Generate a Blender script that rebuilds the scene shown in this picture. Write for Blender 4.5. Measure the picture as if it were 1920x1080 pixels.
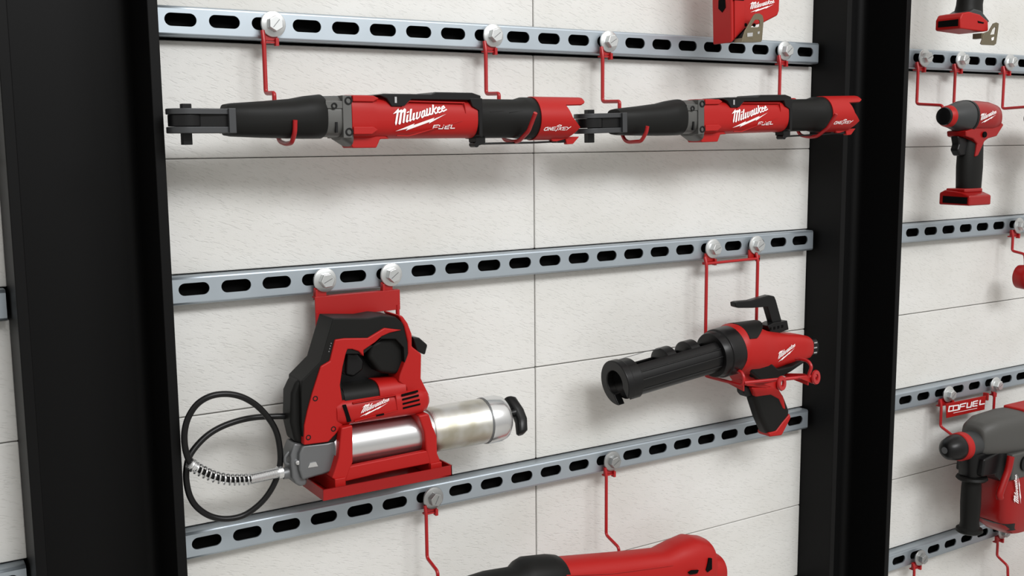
import bpy, bmesh, math, random
from mathutils import Vector, Matrix
PI = math.pi
S = 0.001            # everything below is written in millimetres: x right, y into the wall, z up
C = bpy.context.scene.collection
SC = bpy.context.scene
for o in list(bpy.data.objects): bpy.data.objects.remove(o)

# ------------------------------------------------------------------ camera
FPX, YAW, PITCH, ROLL = 1996.70, 0.55811, 0.13639, -0.009358
CAM = Vector((-336.74, -1238.17, -139.01))
_fw = Vector((math.sin(YAW)*math.cos(PITCH), math.cos(YAW)*math.cos(PITCH), -math.sin(PITCH)))
_r0 = Vector((math.cos(YAW), -math.sin(YAW), 0)); _u0 = _r0.cross(_fw)
_rt = _r0*math.cos(ROLL) + _u0*math.sin(ROLL); _up = -_r0*math.sin(ROLL) + _u0*math.cos(ROLL)
cd = bpy.data.cameras.new('camera'); cam = bpy.data.objects.new('camera', cd); C.objects.link(cam)
cd.sensor_width = 36; cd.lens = FPX/1920*36; cd.clip_start = 0.02; cd.clip_end = 50
cam.matrix_world = Matrix(((_rt.x, _up.x, -_fw.x, CAM.x*S), (_rt.y, _up.y, -_fw.y, CAM.y*S), (_rt.z, _up.z, -_fw.z, CAM.z*S), (0, 0, 0, 1)))
SC.camera = cam

# ------------------------------------------------------------------ world, lights, exposure
SC.view_settings.view_transform = 'Standard'; SC.view_settings.look = 'None'
SC.view_settings.gamma = 1; SC.view_settings.exposure = 0.30; SC.view_settings.use_curve_mapping = False
w = bpy.data.worlds.new('hall'); SC.world = w; w.use_nodes = True
nt = w.node_tree; bg = nt.nodes['Background']
tc = nt.nodes.new('ShaderNodeTexCoord'); sx = nt.nodes.new('ShaderNodeSeparateXYZ'); cr = nt.nodes.new('ShaderNodeValToRGB')
mr = nt.nodes.new('ShaderNodeMapRange'); mr.inputs[1].default_value = -1; mr.inputs[2].default_value = 1
nt.links.new(tc.outputs['Generated'], sx.inputs[0]); nt.links.new(sx.outputs['Z'], mr.inputs[0]); nt.links.new(mr.outputs[0], cr.inputs[0])
cr.color_ramp.elements[0].position = 0.25; cr.color_ramp.elements[0].color = (0.32, 0.31, 0.30, 1)
cr.color_ramp.elements[1].position = 0.75; cr.color_ramp.elements[1].color = (0.90, 0.87, 0.83, 1)
e = cr.color_ramp.elements.new(0.48); e.color = (0.54, 0.53, 0.51, 1)
nt.links.new(cr.outputs[0], bg.inputs[0]); bg.inputs[1].default_value = 0.80

def area(name, loc, target, sx_, sy_, power, col=(1, 1, 1)):
    l = bpy.data.lights.new(name, 'AREA'); l.shape = 'RECTANGLE'; l.size = sx_; l.size_y = sy_; l.energy = power; l.color = col
    o = bpy.data.objects.new(name, l); C.objects.link(o); o.location = loc
    d = Vector(target)-Vector(loc); o.rotation_euler = d.to_track_quat('-Z', 'Y').to_euler(); return o
area('ceiling_light', (0.1, -2.3, 1.35), (0.4, 0, -0.3), 0.8, 0.6, 18, (0.98, 0.99, 1))
area('ceiling_light', (1.5, -2.6, 1.35), (1.0, 0, -0.4), 0.8, 0.6, 21, (0.98, 0.99, 1))
area('ceiling_light', (0.6, -3.4, 1.9), (0.6, 0, -0.6), 1.4, 0.8, 34, (0.98, 0.99, 1))

# ------------------------------------------------------------------ materials
def mat(name, col, rough=0.5, metal=0.0, spec=0.5, bump=None, coat=0, var=None):
    m = bpy.data.materials.new(name); m.use_nodes = True; n = m.node_tree; b = n.nodes['Principled BSDF']
    b.inputs['Base Color'].default_value = (*col, 1); b.inputs['Roughness'].default_value = rough
    b.inputs['Metallic'].default_value = metal; b.inputs['Specular IOR Level'].default_value = spec
    if coat: b.inputs['Coat Weight'].default_value = coat; b.inputs['Coat Roughness'].default_value = 0.15
    if bump or var:
        t = n.nodes.new('ShaderNodeTexCoord')
    if var:     # (scale, amount)
        nz = n.nodes.new('ShaderNodeTexNoise'); nz.inputs['Scale'].default_value = var[0]; nz.inputs['Detail'].default_value = 4
        mx = n.nodes.new('ShaderNodeMix'); mx.data_type = 'RGBA'
        mx.inputs[6].default_value = (*[c*(1-var[1]) for c in col], 1); mx.inputs[7].default_value = (*[min(1, c*(1+var[1])) for c in col], 1)
        n.links.new(t.outputs['Object'], nz.inputs['Vector']); n.links.new(nz.outputs['Fac'], mx.inputs[0]); n.links.new(mx.outputs[2], b.inputs['Base Color'])
    if bump:    # (scale, strength, distance, stretch)
        mp = n.nodes.new('ShaderNodeMapping'); mp.inputs['Scale'].default_value = bump[3] if len(bump) > 3 else (1, 1, 1)
        nb = n.nodes.new('ShaderNodeTexNoise'); nb.inputs['Scale'].default_value = bump[0]; nb.inputs['Detail'].default_value = 3
        bp = n.nodes.new('ShaderNodeBump'); bp.inputs['Strength'].default_value = bump[1]; bp.inputs['Distance'].default_value = bump[2]
        n.links.new(t.outputs['Object'], mp.inputs[0]); n.links.new(mp.outputs[0], nb.inputs['Vector']); n.links.new(nb.outputs['Fac'], bp.inputs['Height']); n.links.new(bp.outputs[0], b.inputs['Normal'])
    return m
RED = mat('red_plastic', (0.36, 0.0068, 0.0055), 0.46, spec=0.3, bump=(900, 0.12, 0.0004))
REDW = mat('red_painted_wire', (0.36, 0.006, 0.008), 0.35)
REDM = mat('red_painted_sheet', (0.34, 0.006, 0.005), 0.38, bump=(160, 0.08, 0.0005))
DRED = mat('dark_red_glossy', (0.27, 0.004, 0.004), 0.28, spec=0.4)
BLK = mat('black_rubber', (0.0075, 0.0075, 0.0070), 0.5, spec=0.16, bump=(1200, 0.15, 0.0004))
BLKP = mat('black_plastic', (0.004, 0.004, 0.0043), 0.34, spec=0.3)
GRY = mat('grey_plastic', (0.032, 0.034, 0.035), 0.42, spec=0.4)
CAST = mat('cast_grey_metal', (0.16, 0.165, 0.17), 0.42, 0.6)
DCAST = mat('dark_cast_metal', (0.055, 0.057, 0.06), 0.4, 0.5)
GUN = mat('gearcase_metal', (0.11, 0.11, 0.105), 0.45, 0.55)
ZINC = mat('galvanised_steel', (0.42, 0.475, 0.52), 0.42, 0.75, var=(14, 0.12), bump=(40, 0.05, 0.0008, (0.3, 1, 1)))
BOLT = mat('zinc_bolt', (0.66, 0.68, 0.68), 0.33, 0.85)
CHR = mat('bright_steel', (0.75, 0.76, 0.77), 0.24, 0.95)
SILV = mat('brushed_steel_tube', (0.72, 0.73, 0.74), 0.30, 0.95)
WHITE = mat('white_print', (0.85, 0.80, 0.80), 0.5)
BRNZ = mat('bronze_clip', (0.17, 0.145, 0.095), 0.42, 0.6)
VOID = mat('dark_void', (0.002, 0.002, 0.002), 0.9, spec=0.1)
POST = mat('black_painted_steel', (0.0035, 0.0035, 0.0036), 0.5, spec=0.12, bump=(300, 0.05, 0.0003))
FLOOR = mat('grey_floor', (0.42, 0.41, 0.39), 0.5, var=(3, 0.1))
CEIL = mat('hall_ceiling', (0.5, 0.5, 0.5), 0.9)

def knurl_mat():
    m = mat('knurled_steel', (0.70, 0.69, 0.64), 0.34, 0.95); n = m.node_tree; b = n.nodes['Principled BSDF']
    t = n.nodes.new('ShaderNodeTexCoord'); out = []
    for s in (1, -1):
        mp = n.nodes.new('ShaderNodeMapping'); mp.inputs['Rotation'].default_value = (0, s*0.7, 0)
        wv = n.nodes.new('ShaderNodeTexWave'); wv.bands_direction = 'X'; wv.inputs['Scale'].default_value = 230
        n.links.new(t.outputs['Object'], mp.inputs[0]); n.links.new(mp.outputs[0], wv.inputs['Vector']); out.append(wv)
    a = n.nodes.new('ShaderNodeMath'); a.operation = 'MINIMUM'
    n.links.new(out[0].outputs['Fac'], a.inputs[0]); n.links.new(out[1].outputs['Fac'], a.inputs[1])
    bp = n.nodes.new('ShaderNodeBump'); bp.inputs['Strength'].default_value = 0.35; bp.inputs['Distance'].default_value = 0.0004
    n.links.new(a.outputs[0], bp.inputs['Height']); n.links.new(bp.outputs[0], b.inputs['Normal'])
    nz = n.nodes.new('ShaderNodeTexNoise'); nz.inputs['Scale'].default_value = 30; cr_ = n.nodes.new('ShaderNodeValToRGB')
    cr_.color_ramp.elements[0].position = .35; cr_.color_ramp.elements[0].color = (0.50, 0.47, 0.38, 1); cr_.color_ramp.elements[1].position = .6; cr_.color_ramp.elements[1].color = (0.74, 0.74, 0.72, 1)
    n.links.new(t.outputs['Object'], nz.inputs['Vector']); n.links.new(nz.outputs['Fac'], cr_.inputs[0]); n.links.new(cr_.outputs[0], b.inputs['Base Color'])
    return m
KNURL = knurl_mat()

def wall_mat():     # aerated concrete blocks: off-white, with short slanting pits and faint blotches
    m = bpy.data.materials.new('aerated_concrete'); m.use_nodes = True; n = m.node_tree; b = n.nodes['Principled BSDF']; L = n.links.new
    b.inputs['Roughness'].default_value = 0.85; b.inputs['Specular IOR Level'].default_value = 0.2
    t = n.nodes.new('ShaderNodeTexCoord')
    def noise(scale, detail, stretch, rot):
        mp = n.nodes.new('ShaderNodeMapping'); mp.inputs['Rotation'].default_value = (0, rot, 0); mp2 = n.nodes.new('ShaderNodeMapping'); mp2.inputs['Scale'].default_value = stretch
        z = n.nodes.new('ShaderNodeTexNoise'); z.inputs['Scale'].default_value = scale; z.inputs['Detail'].default_value = detail
        L(t.outputs['Object'], mp.inputs[0]); L(mp.outputs[0], mp2.inputs[0]); L(mp2.outputs[0], z.inputs['Vector']); return z
    big = noise(4, 3, (1, 1, 1), 0); mid = noise(16, 4, (0.5, 1, 1), 0); pit = noise(520, 2, (0.22, 1, 1), -0.34); fine = noise(900, 2, (0.5, 1, 1), -0.34)
    cr_ = n.nodes.new('ShaderNodeValToRGB'); cr_.color_ramp.elements[0].position = .3; cr_.color_ramp.elements[0].color = (0.60, 0.592, 0.560, 1)
    cr_.color_ramp.elements[1].position = .72; cr_.color_ramp.elements[1].color = (0.70, 0.698, 0.68, 1)
    a = n.nodes.new('ShaderNodeMath'); a.operation = 'ADD'; h = n.nodes.new('ShaderNodeMath'); h.operation = 'MULTIPLY'; h.inputs[1].default_value = .5
    L(big.outputs['Fac'], a.inputs[0]); L(mid.outputs['Fac'], a.inputs[1]); L(a.outputs[0], h.inputs[0]); L(h.outputs[0], cr_.inputs[0])
    thr = n.nodes.new('ShaderNodeMapRange'); thr.inputs[1].default_value = 0.28; thr.inputs[2].default_value = 0.44; L(pit.outputs['Fac'], thr.inputs[0])
    mx = n.nodes.new('ShaderNodeMix'); mx.data_type = 'RGBA'; mx.blend_type = 'MULTIPLY'; mx.inputs[0].default_value = 0.05
    L(cr_.outputs[0], mx.inputs[6]); L(thr.outputs[0], mx.inputs[7]); L(mx.outputs[2], b.inputs['Base Color'])
    f2 = n.nodes.new('ShaderNodeMath'); f2.operation = 'MULTIPLY_ADD'; f2.inputs[1].default_value = 0.35; L(fine.outputs['Fac'], f2.inputs[0]); L(thr.outputs[0], f2.inputs[2])
    bp = n.nodes.new('ShaderNodeBump'); bp.inputs['Strength'].default_value = 0.38; bp.inputs['Distance'].default_value = 0.0010
    L(f2.outputs[0], bp.inputs['Height']); L(bp.outputs[0], b.inputs['Normal'])
    return m
WALL = wall_mat()

# ------------------------------------------------------------------ helpers
def U(px, py, Y):      # the point of the plane y=Y seen at a photo pixel, in mm -> (x, z)
    d = _rt*((px-960)/FPX) - _up*((py-540)/FPX) + _fw
    t = (Y-CAM.y)/d.y; p = CAM + d*t; return (p.x, p.z)
def P3(px, py, Y):
    x, z = U(px, py, Y); return Vector((x, Y, z))
def PX(px, py, X):     # same for the plane x=X -> point
    d = _rt*((px-960)/FPX) - _up*((py-540)/FPX) + _fw
    t = (X-CAM.x)/d.x; return CAM + d*t
def UL(pts, Y): return [U(a, b, Y) for a, b in pts]

class M:
    def __init__(s): s.v = []; s.f = []; s.m = []
    def add(s, vs, fs, m=0):
        o = len(s.v); s.v += [Vector(v) for v in vs]; s.f += [[i+o for i in f] for f in fs]; s.m += [m]*len(fs); return s
    def box(s, x0, x1, y0, y1, z0, z1, m=0):
        v = [(x, y, z) for x in (x0, x1) for y in (y0, y1) for z in (z0, z1)]
        return s.add(v, [(0, 1, 3, 2), (4, 6, 7, 5), (0, 4, 5, 1), (2, 3, 7, 6), (0, 2, 6, 4), (1, 5, 7, 3)], m)
    def prism(s, poly, a, b, m=0, axis='y'):
        n = len(poly); f = {'y': lambda p, t: (p[0], t, p[1]), 'x': lambda p, t: (t, p[0], p[1]), 'z': lambda p, t: (p[0], p[1], t)}[axis]
        v = [f(p, a) for p in poly]+[f(p, b) for p in poly]
        return s.add(v, [list(range(n)), list(range(2*n-1, n-1, -1))]+[(i, (i+1) % n, n+(i+1) % n, n+i) for i in range(n)], m)
    def holed(s, outer, hole, a, b, m=0):      # plate in xz with one hole, extruded along y
        from mathutils.geometry import tessellate_polygon
        pts = outer+hole; n = len(outer); N = len(pts)
        tr = tessellate_polygon([[Vector((p[0], p[1], 0)) for p in outer], [Vector((p[0], p[1], 0)) for p in hole]])
        v = [(p[0], a, p[1]) for p in pts]+[(p[0], b, p[1]) for p in pts]
        fs = [tuple(t) for t in tr]+[tuple(i+N for i in reversed(t)) for t in tr]
        fs += [(i, (i+1) % n, N+(i+1) % n, N+i) for i in range(n)]
        k = len(hole); fs += [(n+i, N+n+i, N+n+(i+1) % k, n+(i+1) % k) for i in range(k)]
        return s.add(v, fs, m)
    def lathe(s, prof, o, d, n=32, m=0, a0=0, a1=2*PI):      # prof [(t, r)] round axis o + t*d
        o = Vector(o); d = Vector(d).normalized(); q = d.orthogonal().normalized()
        if abs(d.z) < .9: q = (Vector((0, 0, 1))-d*d.z).normalized()
        r = d.cross(q); full = abs(a1-a0-2*PI) < 1e-6; cnt = n if full else n+1; v = []; fs = []
        for t, rr in prof:
            for k in range(cnt):
                a = a0+(a1-a0)*k/n; v.append(o+d*t+q*(rr*math.cos(a))+r*(rr*math.sin(a)))
        for j in range(len(prof)-1):
            for k in range(n): k2 = (k+1) % cnt; fs.append((j*cnt+k, j*cnt+k2, (j+1)*cnt+k2, (j+1)*cnt+k))
        if full:
            if prof[0][1] > 1e-6 and prof[0] != prof[-1]: fs.append(list(range(cnt)))
            if prof[-1][1] > 1e-6 and prof[0] != prof[-1]: fs.append([(len(prof)-1)*cnt+k for k in range(cnt-1, -1, -1)])
        return s.add(v, fs, m)
    def tube(s, path, r, n=10, m=0, closed=False, caps=True):
        P = [Vector(p) for p in path]; N = len(P); v = []; fs = []; q = None
        rr = r if isinstance(r, (list, tuple)) else [r]*N
        for i, p in enumerate(P):
            a = P[i-1] if (i or closed) else P[0]; b = P[(i+1) % N] if (i < N-1 or closed) else P[-1]
            d = (b-a).normalized()
            if q is None: q = d.orthogonal().normalized()
            q = (q-d*q.dot(d)).normalized(); u = d.cross(q)
            for k in range(n): an = 2*PI*k/n; v.append(p+q*(rr[i]*math.cos(an))+u*(rr[i]*math.sin(an)))
        for i in range(N if closed else N-1):
            j = (i+1) % N
            for k in range(n): fs.append((i*n+k, i*n+(k+1) % n, j*n+(k+1) % n, j*n+k))
        if caps and not closed: fs += [list(range(n-1, -1, -1)), [(N-1)*n+k for k in range(n)]]
        return s.add(v, fs, m)
    def loft(s, secs, n=28, m=0, axis='x', caps=True):       # secs (t, c1, c2, r1, r2, e): superellipse of exponent e in the plane across the axis
        v = []; fs = []
        for t, c1, c2, r1, r2, e in secs:
            for k in range(n):
                a = 2*PI*(k+.5)/n; ca, sa = math.cos(a), math.sin(a)
                y = c1+r1*math.copysign(abs(ca)**(2/e), ca); z = c2+r2*math.copysign(abs(sa)**(2/e), sa)
                v.append({'x': (t, y, z), 'z': (y, z, t), 'y': (y, t, z)}[axis])
        for j in range(len(secs)-1):
            for k in range(n): fs.append((j*n+k, j*n+(k+1) % n, (j+1)*n+(k+1) % n, (j+1)*n+k))
        if caps: fs += [list(range(n-1, -1, -1)), [(len(secs)-1)*n+k for k in range(n)]]
        return s.add(v, fs, m)
    def move(s, mx, start=0):
        for i in range(start, len(s.v)): s.v[i] = mx @ s.v[i]
        return s
    def build(s, name, mats, parent=None, bevel=0, seg=2, ang=35, sub=0, flip=True, origin=None):
        me = bpy.data.meshes.new(name); bm = bmesh.new(); vs = [bm.verts.new(v*S) for v in s.v]
        for f, mi in zip(s.f, s.m):
            try: q = bm.faces.new([vs[i] for i in f]); q.material_index = mi; q.smooth = True
            except ValueError: pass
        bmesh.ops.remove_doubles(bm, verts=bm.verts, dist=1e-6)
        if flip: bmesh.ops.recalc_face_normals(bm, faces=bm.faces)
        bm.to_mesh(me); bm.free()
        if not isinstance(mats, (list, tuple)): mats = [mats]
        for m in mats: me.materials.append(m)
        me.set_sharp_from_angle(angle=math.radians(ang))
        o = bpy.data.objects.new(name, me); C.objects.link(o)
        if bevel:
            b = o.modifiers.new('bevel', 'BEVEL'); b.width = bevel*S; b.segments = seg; b.limit_method = 'ANGLE'; b.angle_limit = math.radians(32); b.harden_normals = True
            b.use_clamp_overlap = True
        if sub: q = o.modifiers.new('sub', 'SUBSURF'); q.levels = sub; q.render_levels = sub
        if parent:
            o.parent = parent; o.matrix_parent_inverse = Matrix.Translation(-parent.location)
        return o
def tag(o, label, cat, group=None):
    o['label'] = label; o['category'] = cat
    if group: o['group'] = group
    return o
def thing(name, label, cat, loc, group=None):
    o = bpy.data.objects.new(name, None); C.objects.link(o); o.location = Vector(loc)*S; o.empty_display_size = .02
    return tag(o, label, cat, group)
def struct(o): o['kind'] = 'structure'; return o
def smooth_path(pts, k=8, closed=False):
    P = [Vector(p) for p in pts]; n = len(P); out = []
    for i in range(n if closed else n-1):
        a = P[(i-1) % n] if (closed or i > 0) else P[0]; b = P[i]; c = P[(i+1) % n]; d = P[(i+2) % n] if (closed or i < n-2) else P[-1]
        for j in range(k):
            t = j/k; out.append(0.5*((2*b)+(c-a)*t+(2*a-5*b+4*c-d)*t*t+(3*b-a-3*c+d)*t**3))
    if not closed: out.append(P[-1])
    return out
def round_path(pts, r=4, k=4):        # polyline with rounded bends
    P = [Vector(p) for p in pts]; out = [P[0]]
    for i in range(1, len(P)-1):
        a = (P[i-1]-P[i]); b = (P[i+1]-P[i]); rr = min(r, a.length*.45, b.length*.45); p0 = P[i]+a.normalized()*rr; p1 = P[i]+b.normalized()*rr
        for j in range(k+1): t = j/k; out.append(p0*(1-t)**2+P[i]*2*t*(1-t)+p1*t*t)
    out.append(P[-1]); return out

# --------- printed marks, written as strokes and outlines in a 1920 x 960 field
LOGO_POLY = [
 [(205, 828), (705, 610), (672, 660), (1250, 450), (1215, 500), (1580, 345), (1095, 618), (1120, 570), (485, 812), (535, 750)],
 [(100, 352), (252, 203), (276, 214), (262, 262), (190, 322)],
 [(205, 310), (272, 250), (215, 610), (185, 668), (160, 600)],
 [(262, 262), (335, 222), (368, 248), (322, 610), (290, 650), (255, 622), (305, 290), (262, 318)],
 [(362, 250), (432, 190), (470, 225), (418, 590), (395, 606), (365, 588), (402, 290), (358, 325)],
 [(482, 377), (532, 355), (506, 528), (548, 520), (502, 588), (470, 582), (453, 552)],
 [(483, 300), (550, 267), (545, 308), (488, 330)],
 [(580, 215), (638, 203), (598, 502), (636, 496), (588, 562), (548, 550)],
 [(655, 330), (712, 312), (690, 480), (738, 452), (684, 530), (650, 526), (628, 505)],
 [(745, 305), (800, 290), (768, 458), (812, 425), (838, 288), (884, 270), (840, 440), (768, 506), (730, 480)]]
LOGO_STROKE = [([(985, 250), (925, 278), (890, 400), (905, 448), (955, 410), (985, 262), (968, 400), (1015, 400)], 36),
 ([(1055, 212), (1028, 378), (1062, 388), (1120, 335)], 44), ([(1140, 188), (1112, 360), (1165, 355)], 44),
 ([(1235, 105), (1190, 345)], 44), ([(1318, 160), (1232, 245), (1278, 335), (1325, 310)], 36),
 ([(1340, 255), (1418, 198), (1400, 160), (1350, 190), (1338, 280), (1385, 312), (1465, 268)], 34),
 ([(1455, 220), (1545, 172), (1520, 128), (1470, 165), (1458, 240), (1500, 275), (1588, 226)], 34)]
FUEL = [([(1222, 772), (1245, 665), (1372, 655)], 22), ([(1240, 716), (1345, 712)], 20), ([(1402, 662), (1385, 757), (1490, 757), (1515, 658)], 24),
 ([(1692, 658), (1578, 665), (1550, 757), (1662, 757)], 24), ([(1560, 712), (1670, 708)], 20), ([(1738, 652), (1715, 747), (1822, 742)], 24)]
ONEKEY = [([(300, 580), (250, 545), (300, 430), (440, 405), (450, 450), (420, 570), (300, 580)], 42), ([(490, 580), (540, 410), (620, 560), (670, 400)], 42),
 ([(880, 395), (730, 400), (690, 570), (870, 565)], 36), ([(720, 485), (860, 485)], 32), ([(915, 345), (1030, 280), (1150, 300), (1130, 345)], 40), ([(970, 395), (1080, 375)], 40),
 ([(990, 460), (975, 545), (910, 610)], 46), ([(1060, 560), (1130, 395)], 36), ([(1270, 395), (1110, 490), (1200, 560)], 36),
 ([(1480, 395), (1310, 400), (1270, 560), (1430, 560)], 34), ([(1300, 480), (1420, 480)], 30), ([(1500, 400), (1570, 470), (1690, 370)], 36), ([(1570, 470), (1500, 560)], 36)]
def stroke_quads(pts, wd):
    out = []; P = [Vector(p) for p in pts]
    Q = [P[0]]
    for a, b in zip(P, P[1:]):
        n_ = max(1, int((b-a).length//70)); Q += [a.lerp(b, (i+1)/n_) for i in range(n_)]
    for a, b in zip(Q, Q[1:]):
        d = (b-a).normalized(); n = Vector((-d.y, d.x))*wd/2; e_ = d*wd*.32; out.append([a-e_+n, a-e_-n, b+e_-n, b+e_+n])
    return out
def marks(mb, polys, strokes, place, m=0):
    k = 0
    for p in list(polys)+[q for s_, w_ in strokes for q in stroke_quads(s_, w_)]:
        v = [place(q[0], q[1], (k % 7)*0.03) for q in p]; k += 1; mb.add(v, [list(range(len(v)))], m)
    return mb
def affine(src, dst):      # three field points to three photo pixels
    (x0, y0), (x1, y1), (x2, y2) = src; (a0, b0), (a1, b1), (a2, b2) = dst
    D = (x1-x0)*(y2-y0)-(x2-x0)*(y1-y0)
    def f(x, y):
        s_ = ((x-x0)*(y2-y0)-(x2-x0)*(y-y0))/D; t_ = ((x1-x0)*(y-y0)-(x-x0)*(y1-y0))/D
        return (a0+s_*(a1-a0)+t_*(a2-a0), b0+s_*(b1-b0)+t_*(b2-b0))
    return f
LSRC = [(100, 352), (1588, 226), (205, 828)]       # swoosh tip, end of the last e, lower tip of the bolt
def flat_place(aff, Y):
    def f(x, y, d):
        p = aff(x, y); q = U(p[0], p[1], Y); return (q[0], Y-d, q[1])
    return f

def cyl_place(aff, y0, zc, r):     # on a round body about the x direction
    def f(x, y, d):
        p = aff(x, y); yy = y0-r
        for _ in range(4):
            q = U(p[0], p[1], yy); yy = y0-math.sqrt(max(4, r*r-(q[1]-zc)**2))
        return (q[0], yy-.35-d, q[1])
    return f

# ------------------------------------------------------------------ the setting
RZ = [0, -306, -613, -919]
def wall(name, x0, x1, splits, lows):
    mb = M(); xs = [x0]+splits+[x1]
    rows = [(560, 322), (321, 154), (153, 16.8), (-20.5, -154.6), (-155.4, -289.3), (-325.5, -460.6), (-461.8, -596.6), (-631, -773), (-774, -902.5), (-937, -1078), (-1079, -1208), (-1243, -1400), (-1401, -1640)]
    sh = {-289.3: -291.3, -325.5: -327.3, -596.6: -600.0, -631: -634.5, -902.5: -908, -937: -943.5} if name == 'wall_right' else {}
    for top, bot in rows:
        top, bot = sh.get(top, top), sh.get(bot, bot)
        for a, b in zip(xs, xs[1:]):
            bt = bot
            tp = top
            if lows and top == -325.5 and a == x0: tp = -323.2
            mb.box(a+0.7, b-0.7, 20, 70, bt, tp, 0)
    o = struct(mb.build(name, [WALL], None, bevel=1.6, seg=2)); return o
wall('wall_left', -1400, -194.3, [-820], False)
wall('wall_back', -46, 1039, [487.4], True)
wall('wall_right', 1193, 3200, [1900, 2600], False)
bk = M().box(-1500, 3300, 72, 90, -1640, 560).build('wall_backing', VOID); struct(bk); bk.name = 'wall_rear'
struct(M().box(-1500, 3300, -4200, 90, -1660, -1640).build('floor', FLOOR))

def column(x0, x1, label):      # rolled H section, web parallel to the wall
    tf = 11.3; yf = -50; yb = 68; yw = 42; rr = 14
    def fil(cx, sgn, y, s2):    # fillet points
        return [(cx+sgn*rr*(1-math.cos(a)), y-s2*rr*(1-math.sin(a))) for a in [PI/2*k/5 for k in range(6)]]
    p = [(x0, yf), (x0+tf, yf)]
    p += [(x0+tf+rr*(1-math.cos(a)), yw-rr*(1-math.sin(a))) for a in [PI/2*k/5 for k in range(6)]]
    p += [(x1-tf-rr*(1-math.cos(a)), yw-rr*(1-math.sin(a))) for a in [PI/2*k/5 for k in range(5, -1, -1)]]
    p += [(x1-tf, yf), (x1, yf), (x1, yb), (x1-tf, yb), (x1-tf, yw+10), (x0+tf, yw+10), (x0+tf, yb), (x0, yb)]
    o = M().prism([(a, b) for a, b in p], -1640, 560, axis='z').build('steel_column', POST, bevel=1.2, seg=2)
    tag(o, label, 'column', 'black steel columns between the wall bays'); return o
column(-195.5, -37, 'wide black painted steel column at the left of the ratchet wrenches')
column(1038.5, 1194, 'black painted steel column right of the adhesive gun, narrower in view')

def rail(x0, x1, z, slots, label, group='slotted galvanised rails across the block wall'):
    t = thing('slotted_rail', label, 'rail', (x0, 0, z), group)
    mb = M(); zt, zb, r = z+16, z-17.5, 3.2; hl, hr, zc = 18, 7.35, z+0.7
    nodes = [x0]; cells = []; sl = [s for s in slots if x0+hl+2 < s < x1-hl-2]
    cuts = [x0]+[(a+b)/2 for a, b in zip(sl, sl[1:])]+[x1]
    for c, a, b in zip(sl, cuts, cuts[1:]):
        L_ = hl-hr
        top = [(c-hl, zc)]+[(c-L_-hr*math.cos(q), zc+hr*math.sin(q)) for q in [PI/2*k/7 for k in range(1, 8)]]+[(c+L_+hr*math.sin(q), zc+hr*math.cos(q)) for q in [PI/2*k/7 for k in range(0, 7)]]+[(c+hl, zc)]
        bot = [(x, 2*zc-y) for x, y in top]
        up = [(a, zc), (a, zt-r), (b, zt-r), (b, zc)]+top[::-1]; dn = [(a, zc), (a, zb+r), (b, zb+r), (b, zc)]+bot[::-1]
        for pg in (up, dn): mb.add([(x, 0, y) for x, y in pg], [list(range(len(pg)))])
        prof = [(0, zt-r)]+[(r-r*math.cos(q), zt-r+r*math.sin(q)) for q in [PI/2*k/5 for k in range(1, 6)]]+[(20.5, zt)]
        pro2 = [(0, zb+r)]+[(r-r*math.cos(q), zb+r-r*math.sin(q)) for q in [PI/2*k/5 for k in range(1, 6)]]+[(20.5, zb)]
        for pr in (prof, pro2):
            for (ya, za), (yb, zb_) in zip(pr, pr[1:]): mb.add([(a, ya, za), (b, ya, za), (b, yb, zb_), (a, yb, zb_)], [(0, 1, 2, 3)])
    o = mb.build('channel', ZINC, t, ang=40, flip=True)
    s_ = o.modifiers.new('thick', 'SOLIDIFY'); s_.thickness = 2.0*S; s_.offset = -1
    # make normals point outwards (towards the viewer)
    me = o.data
    for f_ in me.polygons:
        if f_.normal.y**2 > .98: f_.use_smooth = False
    if me.polygons[0].normal.y > 0: me.flip_normals()
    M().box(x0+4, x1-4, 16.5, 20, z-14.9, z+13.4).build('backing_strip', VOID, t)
    return t
mains = [50*k for k in range(0, 21)]
nm = ['top', 'second', 'third', 'lowest']
lab = ['galvanised slotted rail level with the ratchet wrench bolts, topmost in the middle bay', 'galvanised slotted rail holding the grease gun tray and adhesive gun rack',
       'galvanised slotted rail just under the grease gun, with two hooks for the red tool below']
for k in range(3): rail(-37+1, 1030.5, RZ[k], mains, lab[k])
rs = [1286.6+51.15*k-(51.15*2) for k in range(0, 26)]
lab2 = ['galvanised slotted rail above the impact driver in the right bay', 'galvanised slotted rail below the impact driver in the right bay',
        'galvanised slotted rail carrying the small red name plate in the right bay', 'galvanised slotted rail at the foot of the hammer handle, lowest in the right bay']
for k in range(4): rail(1198, 2500, RZ[k]-1.8*(k > 0)-1.5*(k > 1)-(2 if k > 2 else 0), [s+(0 if k == 0 else 0) for s in rs], lab2[k])
lab3 = ['short rail end left of the wide black column, upper one at mid height', 'short rail end left of the wide black column, lower one in the bottom corner']
for k in (1, 2): rail(-1100, -199.3, RZ[k], [-225-50*j for j in range(17)][::-1], lab3[k-1])

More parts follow.
